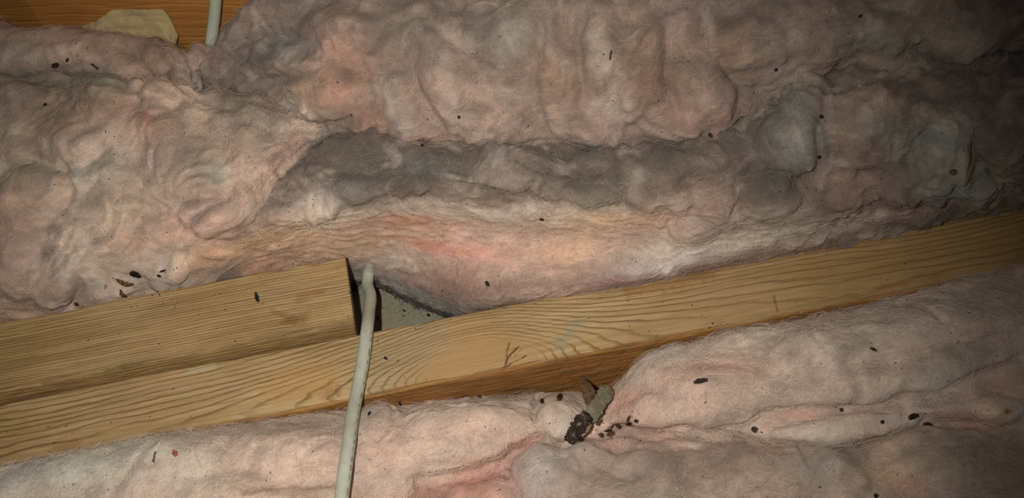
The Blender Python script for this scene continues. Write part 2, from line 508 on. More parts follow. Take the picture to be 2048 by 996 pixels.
# ------------------------------------------------------------------ insulation batts
PK = (220, 188, 174); RO = (218, 166, 152); RED = (208, 138, 124); WH = (226, 214, 202); PE = (228, 190, 154)
GY = (140, 125, 115); DG = (98, 90, 84); BG = (146, 152, 146); GN = (134, 138, 120); BR = (150, 120, 100)
MV = (176, 152, 152); LB = (200, 204, 196)
BLOBS = [
 # far left corner
 (90,100,70,22,-.1,WH,.4),(150,92,90,25,0,PK,.5),(240,128,55,25,.4,PK,.6),(20,150,80,25,0,GY,.6),(180,165,60,25,0,GN,.6),
 (295,115,30,50,-.4,BR,.5),(50,95,60,12,-.6,WH,.4),(390,150,18,45,-.5,LB,.4),(400,110,30,20,0,MV,.5),
 # left batt
 (60,205,130,60,0,GY,.65),(190,170,50,30,0,GN,.6),(30,192,30,20,0,PK,.6),(160,235,90,50,0,BR,.6),(320,195,45,30,0,PK,.9),
 (280,237,40,20,0,RO,.9),(240,285,60,40,0,PK,.7),(225,335,50,60,0,WH,.65),(330,310,60,50,0,MV,.5),(410,300,40,40,0,GY,.6),
 (432,345,28,28,0,LB,.6),(50,345,70,25,0,GN,.5),(60,390,70,30,0,BR,.5),(60,450,60,40,0,BR,.5),(20,590,60,80,0,BR,.5),(60,520,70,60,.3,MV,.4),
 (165,352,26,26,0,WH,.8),(200,450,110,60,0,WH,.5),(180,540,90,50,0,WH,.55),(270,475,65,30,0,RO,.6),(350,462,50,25,.3,RO,.6),
 (420,430,75,36,-.15,RO,.75),(310,525,60,40,0,WH,.5),(345,555,40,40,0,WH,.5),(490,255,60,40,0,GY,.6),(540,215,60,30,0,DG,.5),
 (575,300,22,60,.6,RO,.75),(530,345,50,45,0,PK,.4),(600,262,40,25,0,WH,.4),(460,195,55,25,.2,DG,.5),(310,160,50,14,0,DG,.6),
 (250,420,40,80,.2,PE,.3),(30,420,40,30,0,RO,.3),(70,150,60,16,0,GN,.5),(150,590,40,40,0,MV,.5),(270,220,140,20,.2,BR,.3),
 # back batt
 (600,100,60,35,.2,BG,.5),(545,90,45,25,-.3,BG,.6),(520,125,60,30,-.3,DG,.5),(620,45,60,40,0,DG,.5),(690,95,60,50,0,(196,156,140),.7),
 (645,170,85,50,-.2,(196,158,136),.7),(620,215,60,25,0,WH,.4),(735,232,40,40,0,(190,140,124),.6),(805,212,26,65,-.2,WH,.5),(830,275,60,18,0,RO,.5),
 (900,200,110,70,0,PK,.35),(860,90,80,40,.6,GY,.5),(970,50,70,50,.3,DG,.6),(1030,75,40,60,0,BG,.5),(1120,150,60,70,0,BR,.6),
 (1205,100,30,90,0,WH,.3),(1150,235,70,50,0,PK,.4),(1250,255,80,35,0,MV,.4),(1290,130,60,110,.1,BR,.6),(1400,220,80,60,0,(180,140,125),.4),
 (1450,100,100,60,0,BR,.4),(1600,80,120,50,0,GY,.5),(1750,80,70,24,0,BG,.5),(1900,80,100,40,0,GN,.4),(2010,30,90,60,0,DG,.5),
 (1945,88,30,18,0,WH,.35),(740,60,40,90,.3,GY,.5),(1000,230,40,90,0,PK,.3),(1350,40,50,50,0,MV,.3),(1080,40,60,40,0,GY,.4),
 (1230,215,40,30,0,WH,.3),(700,150,40,60,.1,(196,140,122),.4),
 # grey top of the front strip
 (700,320,180,45,0,DG,.45),(850,335,100,25,.1,BG,.4),(640,415,50,20,-.2,LB,.7),(705,385,55,30,0,BG,.5),(500,450,95,35,-.25,DG,.75),
 (1000,318,320,30,.02,DG,.55),(1175,395,55,16,.1,GN,.6),(1225,405,30,12,.2,WH,.5),(880,380,150,22,0,DG,.35),(1060,370,70,25,0,GY,.5),
 (1590,215,45,60,.5,BG,.7),(1600,290,60,70,0,BG,.6),(1530,360,55,35,0,DG,.5),(1590,200,80,20,-.5,DG,.4),(1690,290,40,60,0,(170,138,124),.5),
 (1750,200,110,40,.1,(176,148,132),.5),(1760,265,90,30,.1,GN,.5),(1890,345,95,55,.1,BG,.75),(1890,275,50,40,0,BG,.65),
 (1700,375,80,40,0,(178,142,130),.5),(1620,400,90,30,0,GY,.4),(1560,420,60,25,0,WH,.3),(2000,250,70,60,0,GY,.4),(2010,350,50,60,0,(170,150,130),.5),
 (1380,330,100,40,0,GY,.4),(1400,400,80,40,0,(190,160,145),.5),(1330,420,40,30,0,BR,.4),(1500,250,50,40,0,DG,.3),
 # clean cut face
 (900,470,560,62,.02,PK,.95),(950,425,420,17,.02,WH,.75),(830,442,95,18,.05,(216,158,128),.8),(700,492,130,28,-.1,PE,.6),(960,505,110,17,.2,RO,.8),
 (850,490,120,10,.1,(214,140,116),.6),(470,505,90,22,-.15,PE,.7),(580,470,90,26,-.25,PE,.65),(420,525,40,40,0,(226,180,150),.6),(775,522,70,24,.1,WH,.75),(900,555,150,35,.15,RO,.3),
 (1060,530,150,32,0,PK,.7),(1210,440,110,26,0,PE,.6),(1305,458,35,22,0,(218,176,150),.7),(1150,492,80,20,0,PE,.5),(1225,565,90,13,-.2,(168,126,136),.9),
 (1100,585,110,18,-.1,PK,.7),(850,598,75,15,.35,BG,.85),(770,570,40,16,.2,(190,180,178),.6),(705,560,18,14,0,BG,.8),(1380,492,120,32,-.15,WH,.8),(1490,468,100,28,-.2,WH,.5),
 (1340,525,90,16,-.2,(214,200,202),.8),(1650,450,150,22,-.2,(206,194,178),.6),(1810,422,80,14,-.2,(196,168,168),.6),(1900,405,130,10,-.2,PK,.5),
 (1440,540,90,8,-.19,(176,130,126),.7),(640,440,70,18,-.3,WH,.5),(540,520,90,14,-.2,(224,172,140),.5),
 # near left
 (80,955,150,42,-.15,LB,.85),(210,915,120,26,-.15,LB,.75),(350,930,150,60,0,WH,.6),(450,868,140,15,-.12,GY,.6),(620,850,110,18,-.1,GY,.6),
 (600,930,120,40,0,PK,.6),(740,845,42,28,0,GY,.35),(900,832,100,22,.05,WH,.75),(950,865,120,25,0,PK,.6),(800,905,100,40,0,PK,.6),
 (560,982,90,14,-.05,BR,.6),(700,985,60,16,0,BR,.4),(950,965,100,22,-.25,RED,.75),(1042,893,42,16,-.3,RED,.85),(1122,840,52,38,0,WH,.75),
 (1115,825,28,18,0,PE,.75),(900,988,120,18,0,RO,.8),(1000,800,220,10,-.05,GY,.5),(980,930,60,18,-.2,RO,.5),(705,905,18,12,0,RO,.3),(470,930,60,40,0,PK,.4),
 # near right
 (1265,765,45,18,-.6,WH,.6),(1335,718,75,16,-.35,WH,.8),(1255,805,50,28,0,RO,.75),(1440,742,100,26,-.15,RO,.5),(1300,852,110,22,0,RO,.45),
 (1400,805,80,40,0,PK,.5),(1540,805,55,30,0,GY,.5),(1640,685,110,40,0,WH,.3),(1810,645,110,30,-.2,WH,.35),(1820,625,40,16,-.2,GY,.5),
 (1900,720,110,60,0,GY,.35),(1600,832,90,11,-.15,RO,.65),(1660,862,110,15,-.1,WH,.45),(1945,832,70,18,.1,RO,.6),(1995,820,36,26,0,PE,.6),
 (2025,835,30,40,0,GN,.4),(1950,600,90,40,0,GY,.35),(1480,700,60,25,0,WH,.4),(1385,860,60,18,0,WH,.3),(2000,770,60,14,-.4,RO,.5),(1880,770,60,30,-.3,LB,.35),
 # near bottom
 (1085,955,62,50,0,(204,198,198),.75),(1125,925,55,35,0,WH,.5),(1250,940,120,50,0,GY,.4),(1420,930,150,50,0,GY,.5),(1650,945,60,55,.2,BG,.5),
 (1775,955,70,35,-.2,(206,176,146),.5),(1830,975,40,22,.3,(204,156,132),.5),(1900,910,70,40,0,GN,.4),(2010,950,80,60,0,GY,.5),(1200,885,60,14,0,RO,.4),
 (1550,905,70,20,0,BR,.35),(1300,990,100,20,0,GN,.3),(1000,985,40,20,0,RO,.6),
]

# lumps: px, py, rx, ry, angle, height in mm, edge sharpness
LUMPS = [
 (320,195,46,34,-.1,7,.7),(60,395,85,65,0,7,.7),(415,432,75,40,-.2,8,.7),(360,330,90,75,.2,6,.8),(30,200,50,35,0,5,.7),(190,190,60,45,.2,5,.8),
 (520,230,70,30,.3,5,.8),(110,560,55,70,.2,6,.7),(35,540,45,70,0,5,.7),(240,430,60,50,0,3,1),(500,300,50,50,0,4,.8),(335,545,50,38,-.5,6,.6),
 (230,590,60,28,-.2,3,.8),(160,350,40,35,0,4,.8),(310,250,60,40,.2,4,.9),(150,290,60,45,-.4,5,.8),
 (250,140,60,30,.5,4,.8),(320,120,35,45,-.6,5,.7),(120,110,90,30,-.1,4,.8),(395,120,28,35,0,4,.8),
 (590,130,70,50,.4,7,.8),(680,60,80,50,.3,7,.8),(640,190,100,55,-.2,8,.8),(800,220,50,90,-.2,6,.8),(900,180,60,110,-.4,8,.8),(880,60,90,60,.6,7,.8),
 (1020,80,50,80,.3,7,.8),(1110,160,60,90,0,6,.9),(1200,90,50,100,0,8,.8),(1290,130,60,120,.2,7,.8),(1400,180,70,90,-.3,7,.8),(1340,250,60,45,0,6,.8),
 (1500,90,90,60,.2,7,.8),(1650,80,80,60,-.2,6,.8),(1780,70,70,45,0,6,.8),(1920,80,70,40,-.2,6,.8),(740,250,40,50,0,5,.8),(1000,250,80,50,0,5,.8),
 (1180,260,80,45,.1,6,.8),(1700,40,90,40,0,5,.8),
 (700,385,60,38,-.2,6,.7),(640,420,50,22,-.3,5,.7),(560,430,60,30,-.3,5,.7),(800,370,60,30,.1,5,.7),(900,360,50,22,.1,4,.7),(1010,360,60,28,0,5,.7),
 (1110,370,50,30,-.1,5,.7),(1190,395,60,22,.15,5,.6),(1290,400,50,26,.5,5,.7),(700,300,90,28,-.1,5,.8),(860,315,90,25,.1,4,.8),(1050,325,90,22,0,4,.8),
 (1180,330,60,24,-.2,5,.8),(1330,340,70,40,-.2,6,.8),(1430,310,60,36,-.3,6,.8),(1535,395,70,50,0,9,.65),(1590,290,75,70,.3,9,.7),(1610,195,60,50,-.7,8,.6),
 (1760,215,120,50,.12,6,.7),(1790,120,80,22,0,5,.7),(1690,385,60,40,0,5,.8),(1780,380,60,35,.6,6,.7),(1890,310,60,70,.1,11,.6),(1950,365,50,30,-.1,9,.6),(1830,360,70,45,.1,7,.7),
 (1920,160,80,25,0,5,.7),(2010,300,60,80,0,6,.8),(1730,300,60,40,0,4,.8),(1440,420,60,40,.2,5,.8),(1380,470,60,30,-.2,4,.8),(1620,440,70,20,-.2,3,.8),
 (1350,400,40,40,0,5,.8),
 (750,845,60,45,-.3,5,.6),(930,845,140,38,-.08,6,.8),(1122,840,56,48,0,7,.6),(820,900,130,50,-.1,4,.9),(600,910,110,60,-.1,4,.9),(640,985,80,24,-.05,4,.6),
 (330,920,130,50,-.1,4,.9),(120,950,120,40,-.15,4,.9),(480,980,90,40,0,4,.9),
 (1410,790,140,60,-.15,5,.9),(1320,740,80,40,-.5,4,.9),(1650,700,130,60,-.2,5,.9),(1850,650,120,60,-.2,5,.9),(1720,780,160,50,-.15,4,.9),(1900,740,90,50,-.3,4,.8),
 (1680,858,140,24,-.12,5,.6),(1300,830,90,40,0,5,.8),(1990,820,60,30,0,4,.8),
 (1090,955,75,62,0,9,.65),(1180,915,60,34,0,5,.7),(1300,935,80,45,.1,4,.8),(1480,940,110,60,0,4,.9),(1680,950,70,70,.1,6,.8),(1880,930,110,60,-.1,5,.8),(960,985,80,25,-.2,4,.8),
]
# creases: polyline in px, half width px, depth mm
CREASES = [
 ([(450,395),(400,430),(380,470),(372,520)],8,4),([(300,400),(330,440),(380,465)],8,4),([(560,340),(600,290),(625,262)],8,4),
 ([(130,330),(145,380),(130,420),(90,450)],8,3),([(0,330),(60,325),(120,340)],7,3),([(150,545),(165,570),(140,620)],7,4),
 ([(0,165),(120,160),(200,175),(280,180)],10,5),([(340,150),(390,190),(450,215),(600,215)],8,4),([(270,90),(300,150),(290,170)],6,3),([(320,90),(360,150),(400,160)],6,3),([(385,120),(400,150),(402,168)],9,8),
 ([(700,60),(720,120),(735,200),(750,250)],9,4),([(850,40),(960,110),(1040,150)],9,5),([(780,120),(860,190),(900,280)],9,3),([(1080,60),(1070,150),(1090,250)],9,4),
 ([(1160,30),(1160,120),(1170,220)],9,4),([(1340,60),(1330,160),(1350,230)],9,4),([(1440,110),(1480,180),(1560,200)],9,4),([(500,150),(580,160),(640,130)],8,4),([(460,90),(520,70),(600,75)],8,4),
 ([(640,350),(760,360),(840,350),(960,380),(1060,390)],7,4),([(560,400),(620,390),(680,350)],7,3),([(760,400),(820,395),(880,405)],6,3),([(1040,335),(1130,355),(1200,350)],6,3),
 ([(1460,430),(1490,370),(1540,345),(1590,350),(1620,400)],6,4),([(1640,240),(1650,180),(1660,150)],6,4),([(1635,260),(1640,330),(1610,370)],6,4),([(1720,345),(1780,345),(1850,270),(1900,255)],7,4),
 ([(1900,390),(1960,385),(1985,350),(1950,300)],6,4),([(1660,180),(1760,180),(1860,230)],6,2),([(1720,130),(1800,150),(1900,200)],7,3),([(1320,410),(1350,440),(1330,460)],7,3),
 ([(820,965),(900,952),(980,940),(1040,905),(1075,880),(1150,885)],8,4),([(1068,800),(1072,850),(1100,878)],6,4),([(780,820),(782,850),(750,880)],5,3),
 ([(840,960),(860,930),(980,925)],10,2.5),([(500,985),(580,975),(660,965)],7,3),
 ([(1225,858),(1300,862),(1380,868),(1480,860),(1530,835),(1600,822),(1750,810),(1900,775),(2048,715)],9,4),
 ([(1620,650),(1622,690),(1640,705)],5,1.5),([(1540,690),(1535,720)],5,1.5),([(1800,610),(1860,630),(1880,650)],7,2.5),
 ([(1600,890),(1620,940),(1600,1000)],8,3),([(1200,900),(1280,900),(1400,890)],8,2.5),([(1030,900),(1020,950),(1040,1000)],7,4),
 ([(1810,830),(1900,850),(2000,870)],8,3),([(790,545),(900,575),(1000,575)],5,2),([(940,480),(1040,520),(1180,530)],5,1.5),
]


def seg_poly_dist(px, py, pts):
    d = np.full(px.shape, 1e9)
    for (ax, ay), (bx, by) in zip(pts[:-1], pts[1:]):
        dx, dy = bx - ax, by - ay
        t = np.clip(((px - ax) * dx + (py - ay) * dy) / (dx * dx + dy * dy), 0, 1)
        d = np.minimum(d, np.hypot(px - ax - t * dx, py - ay - t * dy))
    return d


def smooth1(a, sig):
    k = int(sig * 3) + 1
    w = np.exp(-0.5 * (np.arange(-k, k + 1) / sig) ** 2); w /= w.sum()
    return np.convolve(np.pad(a, k, mode='edge'), w, mode='valid')


BATTS = []


def batt(label, contours, x0, x1, step_px, nt, base, tuck_front, tuck_back, amp=1.0, layered=0.0, seed=0, only=None, dirt_shade_lip=False, smooth_px=10, dust=0.3, tuft=0.25):
    """contours from front/bottom to back, each a list of (px, py, z)"""
    sx = np.arange(x0, x1 + step_px, step_px)
    rows = []
    for ct in contours:
        a = np.array(ct, float)
        py = np.interp(sx, a[:, 0], a[:, 1]); z = np.interp(sx, a[:, 0], a[:, 2])
        for e, (i, j) in ((sx < a[0, 0], (0, 1)), (sx > a[-1, 0], (-1, -2))):
            sl = (a[i, 1] - a[j, 1]) / (a[i, 0] - a[j, 0])
            sl = max(-0.22, min(0.05, sl))
            py[e] = a[i, 1] + sl * (sx[e] - a[i, 0])
        py = smooth1(py, smooth_px / step_px); z = smooth1(z, smooth_px / step_px)
        rows.append(P(sx, py, z))
    if tuck_front is not None: 
        q = rows[0] + np.array(tuck_front); q[:, 2] = np.maximum(q[:, 2], 0.001); rows.insert(0, q)
    if tuck_back is not None: 
        q = rows[-1] + np.array(tuck_back); q[:, 2] = np.maximum(q[:, 2], 0.001); rows.append(q)
        q = rows[-1] * np.array([1, 1, 0]) + np.array([0, 0.002, 0.0005]); rows.append(q)
    K = len(rows)
    R = np.stack(rows)                                     # K, S, 3
    seg = np.linalg.norm(np.diff(R, axis=0), axis=2).mean(1)
    kn = np.concatenate([[0], np.cumsum(seg)])
    tt = np.linspace(0, kn[-1], nt)
    # tangents (finite difference, limited)
    T = np.zeros_like(R)
    dl = np.diff(R, axis=0) / seg[:, None, None]
    T[1:-1] = (dl[1:] * seg[:-1, None, None] + dl[:-1] * seg[1:, None, None]) / (seg[1:] + seg[:-1])[:, None, None]
    T[0] = dl[0]; T[-1] = dl[-1]
    idx = np.clip(np.searchsorted(kn, tt, side='right') - 1, 0, K - 2)
    h = seg[idx]; u = (tt - kn[idx]) / h
    h00 = 2 * u**3 - 3 * u**2 + 1; h10 = u**3 - 2 * u**2 + u; h01 = -2 * u**3 + 3 * u**2; h11 = u**3 - u**2
    G = (h00[:, None, None] * R[idx] + (h10 * h)[:, None, None] * T[idx]
         + h01[:, None, None] * R[idx + 1] + (h11 * h)[:, None, None] * T[idx + 1])
    S = len(sx)
    def normals(G):
        gs = np.gradient(G, axis=1); gt = np.gradient(G, axis=0)
        n = np.cross(gs, gt); n /= np.linalg.norm(n, axis=2)[:, :, None] + 1e-12
        return n
    n0 = normals(G)
    p = G.reshape(-1, 3); n = n0.reshape(-1, 3)
    px, py = proj(p)
    # envelope so that hems stay put
    e0 = sstep(0, 0.012, tt) if tuck_front is not None else np.ones(nt)
    e1 = sstep(0, 0.02, kn[-1] - tt)
    env = np.repeat((e0 * e1), S)
    # lumps seen from where they stand
    wx = pnoise(p * 60, 31) * 12; wy = pnoise(p * 60, 32) * 12
    qx, qy = px + wx, py + wy
    d = np.zeros(len(p))
    for (cx, cy, rx, ry, an, hh, k) in LUMPS:
        if cx + rx < x0 or cx - rx > x1: continue
        c, s = math.cos(an), math.sin(an)
        m = np.abs(qx - cx) < max(rx, ry) * 1.05
        if not m.any(): continue
        dx, dy = qx[m] - cx, qy[m] - cy
        r2 = ((dx * c + dy * s) / rx) ** 2 + ((-dx * s + dy * c) / ry) ** 2
        d[m] += hh * np.clip(1 - r2, 0, 1) ** (k + 0.35)
    for pts, w, dep in CREASES:
        a = np.array(pts)
        m = (qx > a[:, 0].min() - 3 * w) & (qx < a[:, 0].max() + 3 * w) & (qy > a[:, 1].min() - 3 * w) & (qy < a[:, 1].max() + 3 * w)
        if not m.any(): continue
        dd = seg_poly_dist(qx[m], qy[m], pts)
        d[m] -= 0.8 * dep * np.exp(-(dd / (w * 1.15)) ** 2)
    # puffy relief
    q = p + 0.010 * np.stack([pnoise(p * 40, s) for s in (1, 2, 3)], 1)
    b1 = np.sqrt(pnoise(q * np.array([24, 32, 32]), 4 + seed) ** 2 + 0.015) * 2 - 0.6
    b2 = np.sqrt(pnoise(q * np.array([60, 75, 75]), 5 + seed) ** 2 + 0.02) * 2 - 0.6
    b3 = pnoise(q * np.array([140, 180, 180]), 6 + seed)
    b4 = pnoise(q * np.array([320, 420, 420]), 8 + seed)
    st = np.abs(pnoise(q * np.array([35, 260, 260]), 9)) * 2 - 0.5
    st2 = pnoise(q * np.array([90, 700, 700]), 10)
    lay = layered(px, py) if callable(layered) else layered
    d += amp * ((1 - lay * 0.75) * (3.2 * b1 + 1.5 * b2 + 0.6 * b3) + 0.3 * b4) + lay * (0.55 * st + 0.4 * st2) + 0.35 * st * amp
    tf = np.sqrt(pnoise(q * np.array([85, 120, 120]), 14 + seed) ** 2 + 0.01) * 2 - 0.5
    tf2 = np.sqrt(pnoise(q * np.array([190, 240, 240]), 15 + seed) ** 2 + 0.01) * 2 - 0.5
    d += tuft * (1 - lay) * (1.5 * tf + 0.6 * tf2)
    p2 = p + n * (d * env * 0.001)[:, None]
    p2[:, 2] = np.maximum(p2[:, 2], 0.0004)
    # pigment: dye and dust of the wool itself, plus painted shade at the lip
    wx = pnoise(p * 35, 41) * 26 + pnoise(p * 120, 42) * 12; wy = pnoise(p * 35, 43) * 20 + pnoise(p * 120, 44) * 9
    qx, qy = px + wx, py + wy
    colr = np.tile(lin(base), (len(p), 1))
    for (cx, cy, rx, ry, an, rgb, stg) in BLOBS:
        c, s = math.cos(an), math.sin(an)
        R2 = max(rx, ry) * 1.7
        m = (np.abs(qx - cx) < R2) & (np.abs(qy - cy) < R2)
        if not m.any(): continue
        dx, dy = qx[m] - cx, qy[m] - cy
        r2 = ((dx * c + dy * s) / rx) ** 2 + ((-dx * s + dy * c) / ry) ** 2
        wgt = (stg * np.exp(-r2 * 1.1) * sstep(2.9, 1.6, np.sqrt(r2)))[:, None]
        colr[m] = colr[m] * (1 - wgt) + lin(rgb) * wgt
    pat = (0.14 * pnoise(p * 28, 51) + (0.08 + 0.22 * dust) * (1 - 0.75 * lay) * pnoise(q * np.array([70, 110, 110]), 52) + (0.06 + 0.16 * dust) * (1 - 0.6 * lay) * pnoise(q * np.array([160, 260, 260]), 53))[:, None]
    colr = np.clip(colr * (1 + pat), 0.01, 0.95)
    lum = (colr @ np.array([0.3, 0.55, 0.15]))[:, None]
    colr = lum + (colr - lum) * 0.97
    # small tufts of dirt in the hollows of the wool
    grime = sstep(0.25, 0.7, pnoise(q * 75, 61))[:, None] * (0.22 * (1 - 0.8 * lay) if np.ndim(lay) == 0 else (0.22 * (1 - 0.8 * lay))[:, None])
    colr = colr * (1 - grime) + lin((112, 102, 92)) * grime
    nz = normals(p2.reshape(nt, S, 3)).reshape(-1, 3)[:, 2]
    settle = (dust * (1 - 0.85 * lay) * sstep(0.45, 0.98, nz) * sstep(-0.35, 0.35, pnoise(q * 38, 62) + 0.5 * pnoise(q * 110, 63)))[:, None]
    colr = colr * (1 - settle) + lin((98, 91, 84)) * settle
    pale = (dust * 0.75 * (1 - lay) * sstep(0.15, 0.55, pnoise(q * np.array([55, 85, 85]), 64) + 0.4 * pnoise(q * 200, 65)))[:, None]
    colr = colr * (1 - pale) + lin((178, 164, 154)) * pale
    if dirt_shade_lip:  # blackened lower lip: real dirt, with the gap's shadow painted in
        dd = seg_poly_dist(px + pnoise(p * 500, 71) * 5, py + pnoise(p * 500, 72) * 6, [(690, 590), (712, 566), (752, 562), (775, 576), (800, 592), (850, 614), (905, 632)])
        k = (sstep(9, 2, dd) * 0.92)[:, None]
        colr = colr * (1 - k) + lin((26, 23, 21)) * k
    me = mesh_np('insulation_batt', p2, grid_faces(nt, S)[:, ::1])
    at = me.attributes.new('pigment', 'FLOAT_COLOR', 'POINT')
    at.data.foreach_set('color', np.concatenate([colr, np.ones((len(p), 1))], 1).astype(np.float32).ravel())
    o = link('insulation_batt', me, M_FG)
    tag(o, label, 'insulation')
    BATTS.append((o, p2.reshape(nt, S, 3), colr.reshape(nt, S, 3), normals(p2.reshape(nt, S, 3)), env.reshape(nt, S)))
    return o


LEFT, RIGHT = -260, 2300

cB = [
 [(340,590,.03),(500,562,.03),(620,540,.03),(680,562,.012),(700,570,.006),(735,563,.006),(780,584,.006),(830,608,.008),(890,630,.014),(930,628,.030),(1000,613,.0385),(1280,569,.040),(1560,513,.041),(1800,463,.041),(2048,413,.041)],
 [(340,560,.045),(500,530,.042),(620,510,.042),(680,522,.032),(735,537,.022),(780,550,.022),(830,572,.025),(890,594,.032),(930,602,.042),(1000,590,.05),(1280,550,.052),(1560,495,.053),(1800,445,.053),(2048,395,.053)],
 [(340,530,.055),(400,515,.057),(500,490,.06),(620,465,.062),(735,470,.053),(900,492,.053),(1100,490,.06),(1280,490,.063),(1400,480,.066),(1560,455,.066),(1800,415,.066),(2048,370,.066)],
 [(340,500,.062),(400,490,.066),(480,470,.072),(560,453,.078),(620,425,.084),(700,408,.087),(900,405,.087),(1100,417,.087),(1200,414,.087),(1280,427,.085),(1360,440,.082),(1560,420,.084),(1800,382,.084),(2048,335,.084)],
 [(340,480,.064),(400,470,.069),(480,440,.076),(560,400,.088),(620,352,.098),(700,338,.1),(900,352,.1),(1100,362,.1),(1280,370,.1),(1400,345,.1),(1500,300,.105),(1620,270,.114),(1800,260,.118),(2048,230,.118)],
 [(340,465,.06),(400,455,.066),(480,410,.078),(560,340,.09),(610,292,.1),(680,274,.102),(800,285,.102),(950,300,.102),(1200,303,.102),(1350,290,.102),(1420,272,.104),(1500,230,.108),(1580,195,.113),(1660,150,.118),(1720,122,.121),(1800,118,.122),(1900,130,.122),(2048,112,.122)],
]
face = lambda px, py: sstep(330, 420, px) * sstep(395, 440, py - np.where(px > 1300, (1300 - px) * 0.12, 0)) * sstep(1750, 1400, px) + 0.0
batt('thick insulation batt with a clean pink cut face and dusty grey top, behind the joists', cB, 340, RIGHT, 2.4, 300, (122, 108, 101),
     (0, .012, -.03), (0, .006, -.04), 1.0, face, 0, dirt_shade_lip=True, dust=0.65, tuft=1.35)

cA = [
 [(380,195,.07),(420,195,.074),(500,235,.08),(600,292,.08),(680,292,.085),(800,307,.085),(950,322,.085),(1200,327,.085),(1420,300,.085),(1500,262,.085),(1660,180,.09),(1800,152,.095),(2048,142,.095)],
 [(380,188,.075),(420,170,.085),(500,190,.098),(600,240,.102),(680,245,.105),(800,260,.105),(950,275,.105),(1200,280,.105),(1420,250,.108),(1500,215,.11),(1660,140,.118),(1800,115,.122),(2048,105,.122)],
 [(380,182,.08),(420,135,.096),(500,120,.113),(600,140,.122),(680,140,.126),(800,150,.128),(1200,160,.13),(1420,140,.132),(1660,70,.138),(2048,50,.14)],
 [(380,176,.082),(400,150,.092),(430,88,.106),(480,34,.121),(540,-6,.134),(640,-40,.145),(1000,-60,.15),(1400,-60,.152),(2048,-80,.155)],
]
batt('big grey-pink insulation mound filling the top of the view behind the cut batt', cA, 385, RIGHT, 3.0, 240, (154, 135, 126),
     (0, .004, -.03), (0, .02, -.06), 1.15, 0.0, 3, dust=0.5, tuft=1.0)

cC = [
 [(LEFT,702,.03),(-80,668,.03),(0,652,.03),(340,590,.032),(365,562,.048),(385,503,.068),(440,467,.078),(485,427,.086),(520,387,.09),(570,332,.095),(610,287,.1),(640,272,.098),(700,268,.06)],
 [(-80,560,.06),(0,545,.062),(200,500,.068),(340,450,.078),(400,415,.09),(480,370,.097),(560,300,.1),(640,255,.1),(700,250,.06)],
 [(-80,420,.075),(0,400,.078),(200,370,.085),(340,330,.095),(480,280,.101),(560,245,.103),(640,232,.098),(700,230,.058)],
 [(-80,280,.085),(0,260,.09),(200,230,.1),(340,205,.106),(480,210,.104),(560,212,.101),(640,214,.096),(700,214,.056)],
 [(-80,175,.09),(0,163,.092),(200,155,.1),(280,170,.106),(345,152,.108),(400,170,.102),(480,195,.098),(640,202,.092),(700,204,.054)],
]
batt('rumpled pink insulation batt at the left, folded lobe touching the short board', cC, LEFT, 700, 2.6, 300, (204, 180, 164),
     (0, .004, -.03), (0, .006, -.05), 0.9, 0.0, 6, dust=0.45, tuft=0.6)

cE = [
 [(-80,205,.075),(0,190,.075),(150,175,.08),(250,190,.085),(350,180,.085),(400,182,.08),(440,190,.075)],
 [(-80,120,.095),(0,115,.095),(150,110,.1),(260,130,.1),(340,125,.1),(400,140,.088),(440,150,.082)],
 [(-80,45,.1),(0,47,.1),(40,60,.1),(110,55,.1),(170,65,.1),(250,77,.1),(300,86,.1),(352,92,.098),(370,106,.092),(388,96,.09),(410,93,.09),(440,100,.086)],
]
batt('mauve insulation batt in the top left corner below the torn paper', cE, LEFT, 440, 3.0, 120, (176, 150, 138),
     (0, .004, -.03), (0, .008, -.05), 0.6, 0.0, 9, smooth_px=7)

cF1 = [
 [(-80,952,.043),(0,937,.043),(60,918,.043),(150,905,.043),(240,882,.044),(330,867,.044),(450,852,.042),(530,840,.038),(690,822,.031),(780,812,.028),(900,801,.024),(1000,791,.019),(1080,786,.015),(1160,783,.012),(1230,779,.010)],
 [(-80,985,.049),(0,965,.05),(330,895,.05),(530,865,.046),(690,848,.042),(900,828,.038),(1000,815,.034),(1080,808,.03),(1160,810,.027),(1230,815,.024)],
 [(-80,1020,.05),(0,1002,.052),(330,940,.053),(530,915,.051),(690,890,.049),(900,865,.046),(1000,845,.042),(1080,845,.038),(1160,850,.034),(1230,845,.03)],
 [(-80,1070,.05),(0,1055,.05),(330,1010,.053),(530,1000,.052),(690,980,.05),(850,935,.046),(960,912,.042),(1050,876,.037),(1100,872,.035),(1160,878,.032),(1230,865,.025)],
 [(-80,1180,.05),(330,1150,.05),(690,1100,.048),(800,1020,.042),(850,962,.038),(960,942,.035),(1050,893,.032),(1100,882,.030),(1160,888,.027),(1230,872,.02)],
]
batt('pale pink insulation batt in the near bay left of the bark, under the cable', [c for c in cF1[::-1]], LEFT, 1225, 3.0, 260, (212, 190, 177),
     (0, -.002, -.025), (0, .001, -.02), 0.55, 0.0, 12, dust=0.12)

